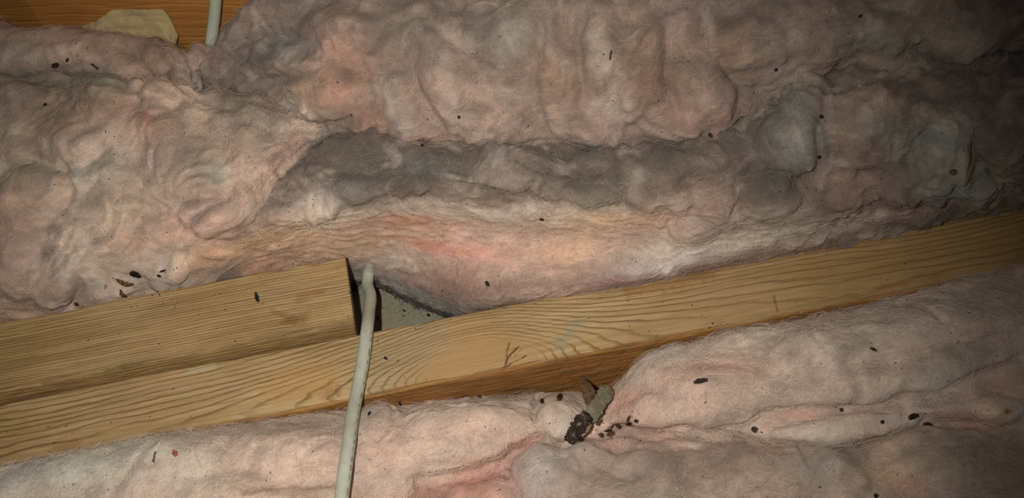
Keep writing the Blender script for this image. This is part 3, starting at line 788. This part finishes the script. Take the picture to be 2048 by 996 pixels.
cF2 = [
 [(1180,803,.012),(1210,787,.013),(1240,762,.02),(1290,724,.032),(1340,698,.038),(1440,668,.040),(1560,647,.039),(1650,628,.039),(1760,604,.041),(1850,581,.042),(1930,558,.043),(2048,535,.043)],
 [(1180,815,.02),(1210,800,.024),(1240,780,.032),(1290,750,.042),(1340,728,.048),(1440,700,.051),(1560,680,.051),(1760,640,.053),(1850,620,.054),(2048,575,.055)],
 [(1180,830,.025),(1210,820,.03),(1290,795,.045),(1340,780,.052),(1440,765,.057),(1560,750,.058),(1760,710,.06),(2048,650,.06)],
 [(1180,845,.026),(1210,842,.031),(1290,835,.043),(1340,830,.048),(1440,820,.053),(1560,800,.056),(1760,770,.058),(2048,710,.058)],
 [(1180,855,.024),(1210,855,.029),(1290,857,.037),(1380,868,.041),(1480,863,.044),(1540,845,.047),(1620,835,.048),(1760,815,.049),(1900,790,.05),(2048,755,.05)],
 [(1180,858,.022),(1290,862,.034),(1380,874,.037),(1480,868,.04),(1560,870,.047),(1700,852,.05),(1900,815,.051),(2048,800,.051)],
 [(1180,862,.018),(1290,868,.029),(1380,880,.033),(1480,876,.036),(1560,888,.04),(1700,878,.041),(1900,835,.042),(2048,852,.043)],
]
batt('smooth pink insulation roll in the near bay, right of the bark against the joist', [c for c in cF2[::-1]], 1185, RIGHT, 3.0, 220, (204, 184, 172),
     (0, -.002, -.025), (0, .001, -.02), 0.45, 0.0, 15, dust=0.15)

cF3 = [
 [(560,1010,.03),(830,945,.028),(960,925,.026),(1050,872,.022),(1200,852,.02),(1300,852,.022),(1400,852,.025),(1560,862,.028),(1700,860,.03),(1900,815,.03),(2048,810,.032)],
 [(560,1030,.034),(830,975,.032),(960,955,.031),(1050,905,.03),(1120,888,.031),(1200,880,.031),(1300,876,.031),(1400,884,.034),(1560,895,.036),(1700,886,.038),(1900,842,.04),(2048,848,.041)],
 [(560,1060,.036),(830,1005,.036),(960,992,.036),(1050,955,.040),(1120,935,.042),(1200,930,.040),(1300,925,.038),(1560,945,.040),(1700,935,.042),(1900,905,.043),(2048,895,.043)],
 [(560,1110,.036),(830,1085,.04),(1050,1060,.044),(1300,1060,.044),(1700,1060,.046),(2048,1040,.046)],
 [(560,1200,.03),(1050,1180,.04),(1700,1170,.042),(2048,1150,.042)],
]
batt('greyish insulation layer along the bottom edge below the smooth pink roll', [c for c in cF3[::-1]], 560, RIGHT, 3.0, 180, (186, 164, 152),
     (0, -.002, -.025), (0, .002, -.02), 0.6, 0.0, 18)

# ------------------------------------------------------------------ plank behind
a = P1(0, 60, .1); b = P1(440, 60, .1)
pd = (b - a); pd[2] = 0; pd /= np.linalg.norm(pd)
pn = np.array([pd[1], -pd[0], 0.0])                        # towards the camera
pl_o = a + (-pn) * 0.028
L0, L1 = -0.30, 0.95
plank_me = board_mesh('back_plank', L0, L1, 0.0, 0.038, 0.0, 0.26, seed=23, wav=0.0005, step=0.003)
M_PL = wood('orange_plank', 'plank', {'marks': [((-0.02, 0.0), (0.0, 0.0), 0.0, 0.001, (90, 56, 28), 0.3)]})
plank = link('wooden_plank', plank_me, M_PL)
plank.location = (pl_o[0], pl_o[1], 0)
plank.rotation_euler = (0, 0, math.atan2(pd[1], pd[0]))
tag(plank, 'orange-brown plank standing on edge in the top left corner behind the insulation', 'plank')
bpy.context.view_layer.update()


def on_plank(px, py, off=0.0):
    d = ray(px, py)
    t = ((pl_o - CAM) @ pn) / (d @ pn)
    return CAM + d * t + pn * off


# torn paper on the plank
M_PAPER = plain('tan_masking_paper', (190, 172, 130), 0.75, 0.07, 160, 0.2, 0.4)
sx = np.linspace(165, 358, 90)
top = np.interp(sx, [165, 195, 225, 325, 333, 341, 347, 352, 358], [51, 38, 17, 15, 22, 33, 47, 58, 73])
bot = np.interp(sx, [165, 195, 250, 270, 300, 340, 358], [54, 64, 78, 84, 81, 79, 76])
top = top + np.random.RandomState(3).normal(size=90) * 0.5
NTp = 28
V = np.zeros((NTp, 90, 3))
for i in range(NTp):
    u = i / (NTp - 1)
    for j in range(90):
        off = 0.0008 + 0.010 * u ** 1.4 + 0.0012 * math.sin(u * 7 + sx[j] * 0.03) * u + 0.004 * max(0, (sx[j] - 320) / 40) * u
        V[i, j] = on_plank(sx[j], top[j] * (1 - u) + bot[j] * u, off)
V = V.reshape(-1, 3)
V += pn[None, :] * (pnoise(V * 60, 3) * 0.0009 + pnoise(V * np.array([40, 40, 300]), 5) * 0.0008)[:, None]
paper = link('torn_paper', mesh_np('torn_paper', V, grid_faces(NTp, 90)), M_PAPER)
sol = paper.modifiers.new('thickness', 'SOLIDIFY'); sol.thickness = 0.0003
tag(paper, 'torn tan paper scrap stuck on the orange plank', 'paper')


# ------------------------------------------------------------------ cables
def spline(pts, n):
    pts = np.array(pts, float)
    s = np.concatenate([[0], np.cumsum(np.linalg.norm(np.diff(pts, axis=0), axis=1))])
    t = np.linspace(0, s[-1], n)
    T = np.gradient(pts, s, axis=0)
    i = np.clip(np.searchsorted(s, t, side='right') - 1, 0, len(pts) - 2)
    h = s[i + 1] - s[i]; u = (t - s[i]) / h
    u = u[:, None]; h = h[:, None]
    return ((2*u**3 - 3*u**2 + 1) * pts[i] + (u**3 - 2*u**2 + u) * h * T[i] + (-2*u**3 + 3*u**2) * pts[i+1] + (u**3 - u**2) * h * T[i+1])


def tube_frames(c, ref):
    t = np.gradient(c, axis=0); t /= np.linalg.norm(t, axis=1)[:, None]
    s = np.cross(t, ref); s /= np.linalg.norm(s, axis=1)[:, None]
    u = np.cross(s, t)
    return t, s, u


def cable_material(name, rgb):
    m = NT(name)
    c = m.coord('Object')
    n = m.noise(c, 220, 4, 0.6)
    g = m.mr(m.noise(m.map(c, (260, 130, 130)), 1.0, 5, 0.7), 0.58, 0.72, 0.0, 0.4)
    colr = m.mix(m.mr(n, 0.3, 0.7), rgba(*[q * 0.93 for q in rgb]), rgba(*rgb))
    colr = m.mix(g, colr, rgba(112, 104, 90))
    return m.out(colr, 0.5, m.bump(n, 0.15, 0.0006), 0.35)


def cable(name, pts, ra, rb, rgb, label, ref, marks=()):
    c = spline(pts, 220)
    t, s, u = tube_frames(c, np.array(ref, float))
    N = 28
    ang = np.linspace(0, 2 * math.pi, N, endpoint=False)
    ca, sa = np.cos(ang), np.sin(ang)
    rr = 1 + 0.03 * pnoise(c * 90, 5)[:, None]
    V = c[:, None, :] + s[:, None, :] * (ra * ca * rr)[:, :, None] + u[:, None, :] * (rb * sa * rr)[:, :, None]
    root = empty(name, c[len(c) // 2])
    bpy.context.view_layer.update()
    org = np.array(root.location)
    me = mesh_np('sheath', V.reshape(-1, 3) - org, grid_faces(220, N, True)[:, ::-1])
    link('sheath', me, cable_material(name + '_sheath', rgb), root)
    # worn print: flat dark strokes lying on the sheath
    ink = M_INK
    for (f0, f1, a0, a1) in marks:
        i0, i1 = int(f0 * 219), max(int(f1 * 219), int(f0 * 219) + 2)
        aa = np.linspace(a0, a1, 6)
        ii = np.arange(i0, i1 + 1)
        r2 = 1.012
        q = c[ii][:, None, :] + s[ii][:, None, :] * (ra * r2 * np.cos(aa) * rr[ii])[:, :, None] + u[ii][:, None, :] * (rb * r2 * np.sin(aa) * rr[ii])[:, :, None]
        m2 = mesh_np('print_mark', q.reshape(-1, 3) - org, grid_faces(len(ii), 6)[:, ::-1])
        link('print_mark', m2, ink, root)
    tag(root, label, 'cable')
    return root


M_INK = plain('faded_print', (128, 130, 120), 0.6, 0.2, 1500)
CP = [(742, 520, .028), (737, 545, .020), (735, 566, .020), (741, 590, .026), (738, 625, .035), (734, 660, .0432), (729, 700, .0436), (723, 740, .0438),
      (713, 790, .0455), (704, 840, .0515), (697, 890, .0565), (690, 940, .0585), (683, 996, .0595), (676, 1060, .060), (660, 1150, .06)]
cpts = [P1(*q) for q in CP]
rng = random.Random(4)
mk = []
fpos = 0.36
while fpos < 0.84:
    ln = rng.uniform(0.006, 0.018)
    mk.append((fpos, fpos + ln, math.radians(rng.uniform(142, 150)), math.radians(rng.uniform(154, 164))))
    fpos += ln + rng.uniform(0.006, 0.03)
cable('electrical_cable', cpts, 0.0030, 0.0028, (186, 188, 173), 'greyish white cable coming out of the gap and crossing the knotty joist', (0, 0, 1), mk)
p0 = on_plank(440, -60, .006); p1 = on_plank(437, 0, .006); p2 = on_plank(433, 40, .007); p3 = on_plank(427, 90, .012); p4 = on_plank(418, 130, .02); p5 = on_plank(404, 170, .03)
cable('electrical_cable', [p0, p1, p2, p3, p4, p5], 0.0031, 0.0031, (214, 222, 204), 'pale cable hanging against the orange plank at the top left', pn)

# ------------------------------------------------------------------ debris
bpy.context.view_layer.update()
dg = bpy.context.evaluated_depsgraph_get()


def hit(px, py):
    d = Vector(ray(px, py)).normalized()
    ok, loc, nor, _, ob, _ = scene.ray_cast(dg, Vector(CAM), d)
    if not ok: return None
    if nor.dot(d) > 0: nor = -nor
    return loc, nor, ob


def strip(name, pts, widths, thick, mat, seed=0, n=14, k=10, rag=0.25, up=None, parent=None, curl=0.0, org=None):
    """a chip / flake / bark strip: spine in space, half widths, domed ragged section"""
    c = spline(pts, n) if len(pts) > 2 else np.linspace(pts[0], pts[1], n)
    w = np.interp(np.linspace(0, 1, n), np.linspace(0, 1, len(widths)), widths)
    t = np.gradient(c, axis=0); t /= np.linalg.norm(t, axis=1)[:, None]
    up = np.array(up if up is not None else (0, 0, 1.0), float)
    s = np.cross(t, up); s /= np.linalg.norm(s, axis=1)[:, None]
    u = np.cross(s, t)
    ang = np.linspace(0, 2 * math.pi, k, endpoint=False)
    ca = np.sign(np.cos(ang)) * np.abs(np.cos(ang)) ** 0.7; sa = np.sign(np.sin(ang)) * np.abs(np.sin(ang)) ** 0.8
    r = np.random.RandomState(seed)
    jag = 1 + rag * r.normal(size=(n, k)) * 0.6
    jag2 = 1 + rag * r.normal(size=(n, k)) * 0.5
    V = c[:, None, :] + s[:, None, :] * (w[:, None] * ca[None, :] * jag)[:, :, None] + u[:, None, :] * (thick * np.minimum(1, w / (w.max() * 0.5))[:, None] * sa[None, :] * jag2 + curl * (ca[None, :] ** 2) * w[:, None])[:, :, None]
    V = V.reshape(-1, 3)
    if org is None: org = c[n // 2]
    F = [list(x) for x in grid_faces(n, k, True)[:, ::-1]]
    me = bpy.data.meshes.new(name)
    me.from_pydata([tuple(x) for x in (V - org)], [], F + [list(range(k)), list(reversed(range((n - 1) * k, n * k)))])
    bm = bmesh.new(); bm.from_mesh(me); bmesh.ops.recalc_face_normals(bm, faces=bm.faces); bm.to_mesh(me); bm.free()
    o = link(name, me, mat, parent)
    if parent is None: o.location = org
    return o


def px_pts(pp, lift):
    out = []
    for (x, y) in pp:
        h = hit(x, y)
        if h is None: return None, None
        out.append(np.array(h[0]) + np.array(h[1]) * lift)
        nn = np.array(h[1])
    return out, nn


def flake(name, pp, wpx, mat, label, cat, group=None, thick=0.0005, rag=0.3, seed=0, curl=0.0, n=12, k=8):
    hs = [hit(*q) for q in pp]
    if any(h is None for h in hs): return None
    nn = np.mean([np.array(h[1]) for h in hs], 0); nn /= np.linalg.norm(nn)
    # lie flat: keep the spine on the plane through the middle of the hits
    mid = np.mean([np.array(h[0]) for h in hs], 0)
    pts = []
    for q, h in zip(pp, hs):
        d = ray(*q)
        tt = ((mid - CAM) @ nn) / (d @ nn)
        a = CAM + d * tt
        b = np.array(h[0])
        pts.append(0.35 * a + 0.65 * b + nn * thick * 0.7)
    w = [x / 2.0 * 0.00025 for x in wpx]
    o = strip(name, pts, w, thick, mat, seed, n, k, rag, nn, None, curl)
    return tag(o, label, cat, group)


D = M_DEBRIS
G1 = 'dark crumbs on the insulation'
FL = [
 ('black_flake', [(262, 543), (280, 553)], [10, 20, 18, 8], 'black', 'jagged black flake on pale wool above the short board', 'flake'),
 ('brown_flake', [(232, 557), (250, 567), (268, 568)], [2, 9, 10, 4], 'brown', 'curved brown flake below the jagged black flake', 'flake'),
 ('seed_husk', [(240, 578), (244, 588), (252, 592)], [2, 7, 9, 5], 'brown', 'curled brown seed husk at the far edge of the short board', 'husk'),
 ('seed_husk', [(210, 569), (214, 574)], [2, 5, 4, 2], 'tan', 'tiny tan husk left of the curved brown flake', 'husk'),
 ('black_flake', [(321, 544), (332, 540)], [2, 4, 4, 2], 'black', 'thin black sliver right of the jagged black flake', 'flake'),
 ('black_flake', [(315, 549), (321, 552)], [4, 5, 3], 'black', 'small black chip under the thin black sliver', 'flake'),
 ('brown_flake', [(152, 607), (158, 609)], [6, 7, 5], 'dark', 'square brown crumb touching the short board at the left', 'flake'),
 ('black_flake', [(106, 133), (117, 126)], [6, 12, 4], 'dark', 'dark flake on the mauve batt below the torn paper', 'flake'),
 ('black_flake', [(133, 122), (137, 116)], [5, 5, 2], 'dark', 'tiny dark chip beside the dark flake in the top left', 'flake'),
 ('thin_sliver', [(184, 127), (197, 138)], [2, 2, 2], 'dark', 'hair thin dark sliver on the mauve batt', 'sliver'),
 ('black_flake', [(88, 212), (94, 208)], [3, 5, 3], 'black', 'black oval crumb on the left batt near the frame edge', 'flake'),
 ('wood_splinter', [(512, 586), (514, 595), (517, 604)], [4, 7, 7, 4], 'black', 'short black splinter on the short board', 'splinter'),
 ('dark_flake', [(1388, 767), (1400, 763), (1416, 761)], [4, 10, 10, 4], 'dark', 'long dark brown flake on the smooth pink roll', 'flake'),
 ('seed', [(1117, 802), (1121, 791)], [4, 9, 9, 5], 'dark', 'brown bean shaped seed left of the bark', 'seed'),
 ('dark_flake', [(1084, 800), (1088, 808)], [3, 8, 6, 3], 'dark', 'small dark chip left of the bean shaped seed', 'flake'),
 ('black_flake', [(1817, 836), (1826, 832), (1835, 830)], [6, 10, 8, 5], 'black', 'black ragged flake at lower right in a crease', 'flake'),
 ('brown_flake', [(1846, 848), (1862, 849)], [5, 9, 8, 4], 'dark', 'brown curled crumb right below the black ragged flake', 'flake'),
 ('black_flake', [(1761, 843), (1766, 846)], [3, 6, 4], 'black', 'black dot left of the black ragged flake', 'flake'),
 ('black_flake', [(1679, 819), (1685, 820)], [5, 6, 5], 'black', 'star shaped black speck on the roll crease', 'flake'),
 ('dark_flake', [(1504, 856), (1515, 862)], [6, 10, 6], 'dark', 'dark tangled crumb at the left end of the lower fold', 'flake'),
 ('black_flake', [(1748, 992), (1756, 992)], [6, 7, 4], 'black', 'black speck cut by the bottom edge at the right', 'flake'),
 ('dark_flake', [(1740, 697), (1752, 702)], [2, 4, 3], 'dark', 'thin dark sprig on the middle of the smooth pink roll', 'flake'),
 ('black_flake', [(1080, 437), (1088, 439)], [3, 4, 3], 'black', 'black sliver high on the pink cut face', 'flake'),
 ('dead_insect', [(973, 563), (978, 573)], [4, 7, 4], 'black', 'small black insect like speck low on the pink cut face', 'insect'),
 ('dark_flake', [(1270, 840), (1277, 843)], [4, 6, 4], 'dark', 'dark crumb beside the forked twig bit', 'flake'),
 ('twig_bit', [(1261, 832), (1256, 846)], [4, 6, 5], 'brown', 'short brown twig bit right of the bark', 'twig'),
 ('twig_bit', [(1254, 847), (1264, 846)], [3, 7, 2], 'black', 'black forked twig bit right of the bark', 'twig'),
 ('bark_chip', [(1232, 845), (1239, 855)], [8, 11, 6], 'brown', 'small square bark chip near the twig bits', 'bark'),
 ('bark_chip', [(1209, 861), (1220, 859)], [3, 5, 3], 'dark', 'thin dark bark chip right of the bark foot', 'bark'),
 ('bark_chip', [(1199, 868), (1207, 873)], [5, 9, 5], 'dark', 'dark bark chip in the crease right of the bark', 'bark'),
 ('bark_chip', [(1212, 868), (1228, 866)], [4, 9, 6], 'brown', 'flat brown bark chip in the crease right of the bark', 'bark'),
 ('black_flake', [(1160, 884), (1167, 881)], [4, 7, 6], 'black', 'round black crumb at the foot of the bark', 'flake'),
 ('red_scrap', [(348, 902), (353, 912)], [4, 9, 6], 'red', 'small dull red scrap on pale wool at the lower left', 'scrap'),
 ('thin_sliver', [(312, 905), (308, 925)], [2, 2, 2], 'brown', 'upright dark fibre left of the red scrap', 'sliver'),
 ('dark_flake', [(1640, 231), (1644, 234)], [4, 6, 4], 'black', 'black speck right of the grey fold on the upper right', 'flake'),
 ('dark_flake', [(1636, 315), (1641, 311)], [3, 5, 3], 'black', 'black crumb low in the hollow beside the grey fold', 'flake'),
 ('dark_flake', [(1418, 266), (1424, 272)], [4, 7, 4], 'dark', 'dark crumb in the seam behind the cut batt', 'flake'),
 ('dark_flake', [(1549, 140), (1555, 137)], [3, 5, 3], 'black', 'black speck on the back mound above the grey fold', 'flake'),
 ('dark_flake', [(1718, 34), (1723, 31)], [3, 4, 3], 'black', 'black speck near the top edge at the right', 'flake'),
 ('dark_flake', [(841, 291), (847, 293)], [3, 4, 3], 'black', 'black speck on the ridge of the cut batt', 'flake'),
 ('dark_flake', [(915, 234), (920, 232)], [3, 4, 3], 'black', 'black speck on the middle of the back mound', 'flake'),
 ('thin_sliver', [(1222, 102), (1219, 120)], [2, 2, 2], 'dark', 'thin bent dark sliver on the back mound', 'sliver'),
 ('dark_flake', [(925, 795), (935, 792)], [3, 6, 4], 'dark', 'dark crumb at the wool edge under the knot', 'flake'),
 ('dark_flake', [(955, 791), (963, 795)], [3, 5, 3], 'dark', 'flat dark crumb at the wool edge right of the knot', 'flake'),
 ('dark_flake', [(798, 803), (802, 810)], [3, 4, 2], 'black', 'black crumb on the joist edge right of the cable', 'flake'),
 ('dark_flake', [(769, 716), (775, 719)], [3, 5, 3], 'dark', 'dark crumb on the knotty joist right of the cable', 'flake'),
 ('dark_flake', [(737, 831), (741, 826)], [2, 4, 3], 'black', 'black crumb on pale wool right of the cable', 'flake'),
 ('crumb', [(855, 630), (860, 632)], [4, 6, 4], 'black', 'black crumb on the drywall at the right tip of the gap', 'crumb'),
 ('crumb', [(806, 621), (811, 623)], [2, 4, 2], 'dark', 'dark crumb on the drywall in the middle of the gap', 'crumb'),
 ('crumb', [(757, 634), (755, 640)], [3, 4, 3], 'black', 'black crumb on the drywall next to the cable', 'crumb'),
 ('wood_splinter', [(1595, 627), (1605, 622)], [3, 6, 4], 'tan', 'pale splinter at the near edge of the joist on the right', 'splinter'),
 ('tan_flake', [(2010, 823), (2020, 821)], [4, 7, 4], 'tan', 'yellowish flake near the right edge of the near bay', 'flake'),
]
for i, (nm, pp, w, m, lab, cat) in enumerate(FL):
    flake(nm, pp, w, D[m], lab, cat, None, thick=0.0006, rag=0.28, seed=100 + i)

# shiny resin beads
M_BEAD = plain('amber_bead', (84, 70, 50), 0.1, 0.2, 600, 0.8, 0.05)
for (x, y, r, lab) in [(778, 579, 0.0013, 'shiny brown bead on the wool lip above the gap'), (1905, 342, 0.0014, 'shiny amber bead on the blue-grey lump at the right')]:
    h = hit(x, y)
    bm = bmesh.new(); bmesh.ops.create_uvsphere(bm, u_segments=16, v_segments=10, radius=r)
    for v_ in bm.verts: v_.co.z *= 0.8; v_.co.x *= 1.15
    me = bpy.data.meshes.new('resin_bead'); bm.to_mesh(me); bm.free()
    for p_ in me.polygons: p_.use_smooth = True
    o = link('resin_bead', me, M_BEAD); o.location = h[0] + h[1] * r * 0.5
    tag(o, lab, 'bead')

# ---- bark: one grey-faced strip with a rotten end, and a brown piece leaning behind it
def bark_mat(name, c1, c2, c3):
    m = NT(name)
    c = m.coord('Object')
    n = m.noise(m.map(c, (1, 1, 1)), 260, 5, 0.65)
    n2 = m.noise(c, 700, 4, 0.7)
    colr = m.mix(m.mr(n, 0.4, 0.6), rgba(*c1), rgba(*c2))
    colr = m.mix(m.mr(n2, 0.55, 0.68, 0, 0.8), colr, rgba(*c3))
    return m.out(colr, 0.8, m.bump(n2, 0.7, 0.0008), 0.15)


M_BG = bark_mat('lichen_grey_bark', (128, 124, 104), (108, 102, 86), (86, 78, 66))
M_BD = bark_mat('rotten_dark_bark', (66, 54, 46), (38, 31, 27), (150, 132, 118))
M_BB = bark_mat('brown_bark', (112, 88, 66), (84, 64, 48), (58, 44, 34))


def at_z(pp, zs): return [P1(x, y, z) for (x, y), z in zip(pp, zs)]


root = empty('bark_strip', P1(1145, 878, 0.034))
bpy.context.view_layer.update()
org = np.array(root.location)
strip('bark_face', at_z([(1170, 846), (1182, 830), (1196, 810), (1207, 793), (1219, 778)], [.042, .043, .043, .042, .040]),
      [0.0020, 0.0032, 0.0034, 0.0030, 0.0036, 0.0026], 0.0006, M_BG, 5, 26, 14, 0.2, (0.1, -0.55, 0.8), root, 0.0, org)
strip('rotten_end', at_z([(1137, 880), (1146, 869), (1157, 856), (1168, 843), (1176, 832)], [.039, .042, .044, .044, .043]),
      [0.0018, 0.0030, 0.0034, 0.0036, 0.0026], 0.0019, M_BD, 6, 30, 14, 0.30, (0.1, -0.55, 0.8), root, 0.0, org)
strip('pale_inner_bark', at_z([(1163, 872), (1171, 862), (1181, 850)], [.042, .043, .043]), [0.0006, 0.0012, 0.0008], 0.0010,
      bark_mat('pale_inner_bark', (150, 130, 112), (120, 100, 86), (96, 80, 68)), 7, 16, 10, 0.2, (0.1, -0.55, 0.8), root, 0.0, org)
tag(root, 'grey bark strip with rotten black lower end, lying on the near insulation', 'bark')
b2 = strip('bark_piece', at_z([(1169, 758), (1174, 775), (1180, 795), (1184, 812), (1182, 822)], [.030, .032, .034, .036, .036]),
           [0.0006, 0.0024, 0.0030, 0.0026, 0.0018], 0.0009, M_BB, 9, 26, 12, 0.16, (0, -0.5, 0.85))
tag(b2, 'brown bark piece leaning behind the grey bark strip against the joist', 'bark')
b3 = strip('bark_chip', at_z([(1196, 834), (1197, 842), (1195, 850)], [.036, .037, .037]), [0.0006, 0.0015, 0.0006], 0.0008, M_BB, 12, 14, 10, 0.25, (0, -0.5, 0.85))
tag(b3, 'small hooked bark chip tucked right under the grey bark strip', 'bark')

# ---- uncountable crumbs: one object
rs2 = np.random.RandomState(12)
crumb_v, crumb_f = [], []
zones = [((690, 900), (570, 665), 34), ((720, 860), (668, 800), 22), ((1180, 1290), (815, 890), 60), ((200, 360), (535, 620), 26), ((620, 1300), (420, 640), 50),
         ((0, 640), (90, 640), 120), ((430, 2048), (10, 300), 110), ((560, 2048), (280, 420), 60), ((0, 1200), (830, 990), 110), ((1250, 2040), (600, 990), 110),
         ((20, 700), (560, 860), 45), ((900, 2040), (430, 780), 50), ((70, 370), (60, 160), 25), ((750, 910), (575, 640), 60)]
lip = [(700, 585), (712, 572), (752, 566), (775, 580), (800, 597), (850, 618), (895, 632)]
jobs = []
for (xr, yr, cnt) in zones:
    for _ in range(cnt): jobs.append((rs2.uniform(*xr), rs2.uniform(*yr), rs2.uniform(0.00018, 0.00042)))
for _ in range(150):
    i = rs2.randint(len(lip) - 1); u = rs2.rand()
    jobs.append((lip[i][0] * (1 - u) + lip[i + 1][0] * u + rs2.normal() * 2, lip[i][1] * (1 - u) + lip[i + 1][1] * u + abs(rs2.normal()) * 3, rs2.uniform(0.0002, 0.0006)))
for (x, y, r) in jobs:
    h = hit(x, y)
    if h is None or h[2].name.startswith(('electrical', 'sheath', 'print')): continue
    l = np.array(h[0]); n = np.array(h[1])
    a = rs2.normal(size=3); a -= n * (a @ n); a /= np.linalg.norm(a); b = np.cross(n, a)
    el = rs2.uniform(0.6, 2.6)
    base = len(crumb_v)
    for (i, j, k) in ((1, 0, 0), (0, 1, 0), (-1, 0, 0), (0, -1, 0), (0, 0, 1), (0, 0, -1)):
        jj = rs2.uniform(0.6, 1.3)
        crumb_v.append(l + n * r * 0.5 + (a * i * r * el + b * j * r * 0.7 + n * k * r * 0.6) * jj)
    for t in ((0, 1, 4), (1, 2, 4), (2, 3, 4), (3, 0, 4), (1, 0, 5), (2, 1, 5), (3, 2, 5), (0, 3, 5)):
        crumb_f.append([base + q for q in t])
cr = link('dust_specks', mesh_np('dust_specks', crumb_v, crumb_f, False), D['dark'])
tag(cr, 'tiny dark specks of dirt scattered over insulation and joists', 'dirt', kind='stuff')

CLEAR = [(np.mean([q[0] for q in e[1]]), np.mean([q[1] for q in e[1]]), 22) for e in FL] + [(1155, 860, 40), (1180, 830, 40), (1200, 800, 40), (1176, 780, 36), (1905, 342, 20), (778, 579, 26)]
# ---- loose glass fibres on every batt (nobody could count them)
def fibres(b, count, seed):
    o, p, c, n, env = b
    r = np.random.RandomState(seed)
    nt, S, _ = p.shape
    ti = r.randint(6, nt - 12, count); si = r.randint(4, S - 4, count)
    px, py = proj(p[ti, si])
    keep = (px > -60) & (px < W + 60) & (py > -40) & (py < H + 40) & (env[ti, si] > 0.5)
    for (fx, fy, fr) in CLEAR: keep &= np.hypot(px - fx, py - fy) > fr
    ti, si = ti[keep], si[keep]; N = len(ti)
    q = p[ti, si]; nn = n[ti, si]; cc = c[ti, si]
    a = r.normal(size=(N, 3)) + np.array([0.9, 0, 0]) * np.sign(r.normal(size=(N, 1)))
    a -= nn * np.sum(a * nn, 1)[:, None]; a /= np.linalg.norm(a, axis=1)[:, None]
    s = np.cross(nn, a)
    L = r.uniform(0.003, 0.013, N); wd = r.uniform(0.000025, 0.00007, N)
    bend = r.normal(size=N) * 0.3; lift = r.uniform(-0.0002, 0.0012, N); hump = r.uniform(0.0, 0.0012, N)
    K = 4
    u = np.linspace(-1, 1, K)
    mid = (q[:, None, :] + a[:, None, :] * (u[None, :] * L[:, None] / 2)[:, :, None]
           + s[:, None, :] * (bend[:, None] * L[:, None] * u[None, :] ** 2)[:, :, None]
           + nn[:, None, :] * (lift[:, None] + hump[:, None] * (1 - u[None, :] ** 2) - 0.0004 * u[None, :] ** 4)[:, :, None])
    tocam = CAM - q; tocam /= np.linalg.norm(tocam, axis=1)[:, None]
    sd = np.cross(a, nn + 0.5 * r.normal(size=(N, 3))); sd /= np.linalg.norm(sd, axis=1)[:, None]
    w = wd[:, None, None] * (1 - 0.8 * u[None, :, None] ** 2)
    V = np.stack([mid - sd[:, None, :] * w, mid + sd[:, None, :] * w], 2).reshape(-1, 3)
    base = (np.arange(N) * K * 2)[:, None]
    F = []
    for i in range(K - 1):
        F.append(np.concatenate([base + 2 * i, base + 2 * i + 1, base + 2 * i + 3, base + 2 * i + 2], 1))
    F = np.concatenate(F)
    me = mesh_np('loose_fibres', V, F)
    tint = cc * r.uniform(0.8, 1.6, (N, 1)) + r.uniform(0, 0.06, (N, 1))
    tint = np.clip(tint, 0, 0.9)
    colr = np.repeat(np.concatenate([tint, np.ones((N, 1))], 1), K * 2, axis=0).astype(np.float32)
    at = me.attributes.new('pigment', 'FLOAT_COLOR', 'POINT'); at.data.foreach_set('color', colr.ravel())
    f = link('loose_fibres', me, M_ST, o)
    f['kind'] = 'stuff'


for b, cnt, sd in zip(BATTS, (42000, 32000, 24000, 8000, 24000, 22000, 16000), range(7)):
    fibres(b, cnt, 50 + sd)
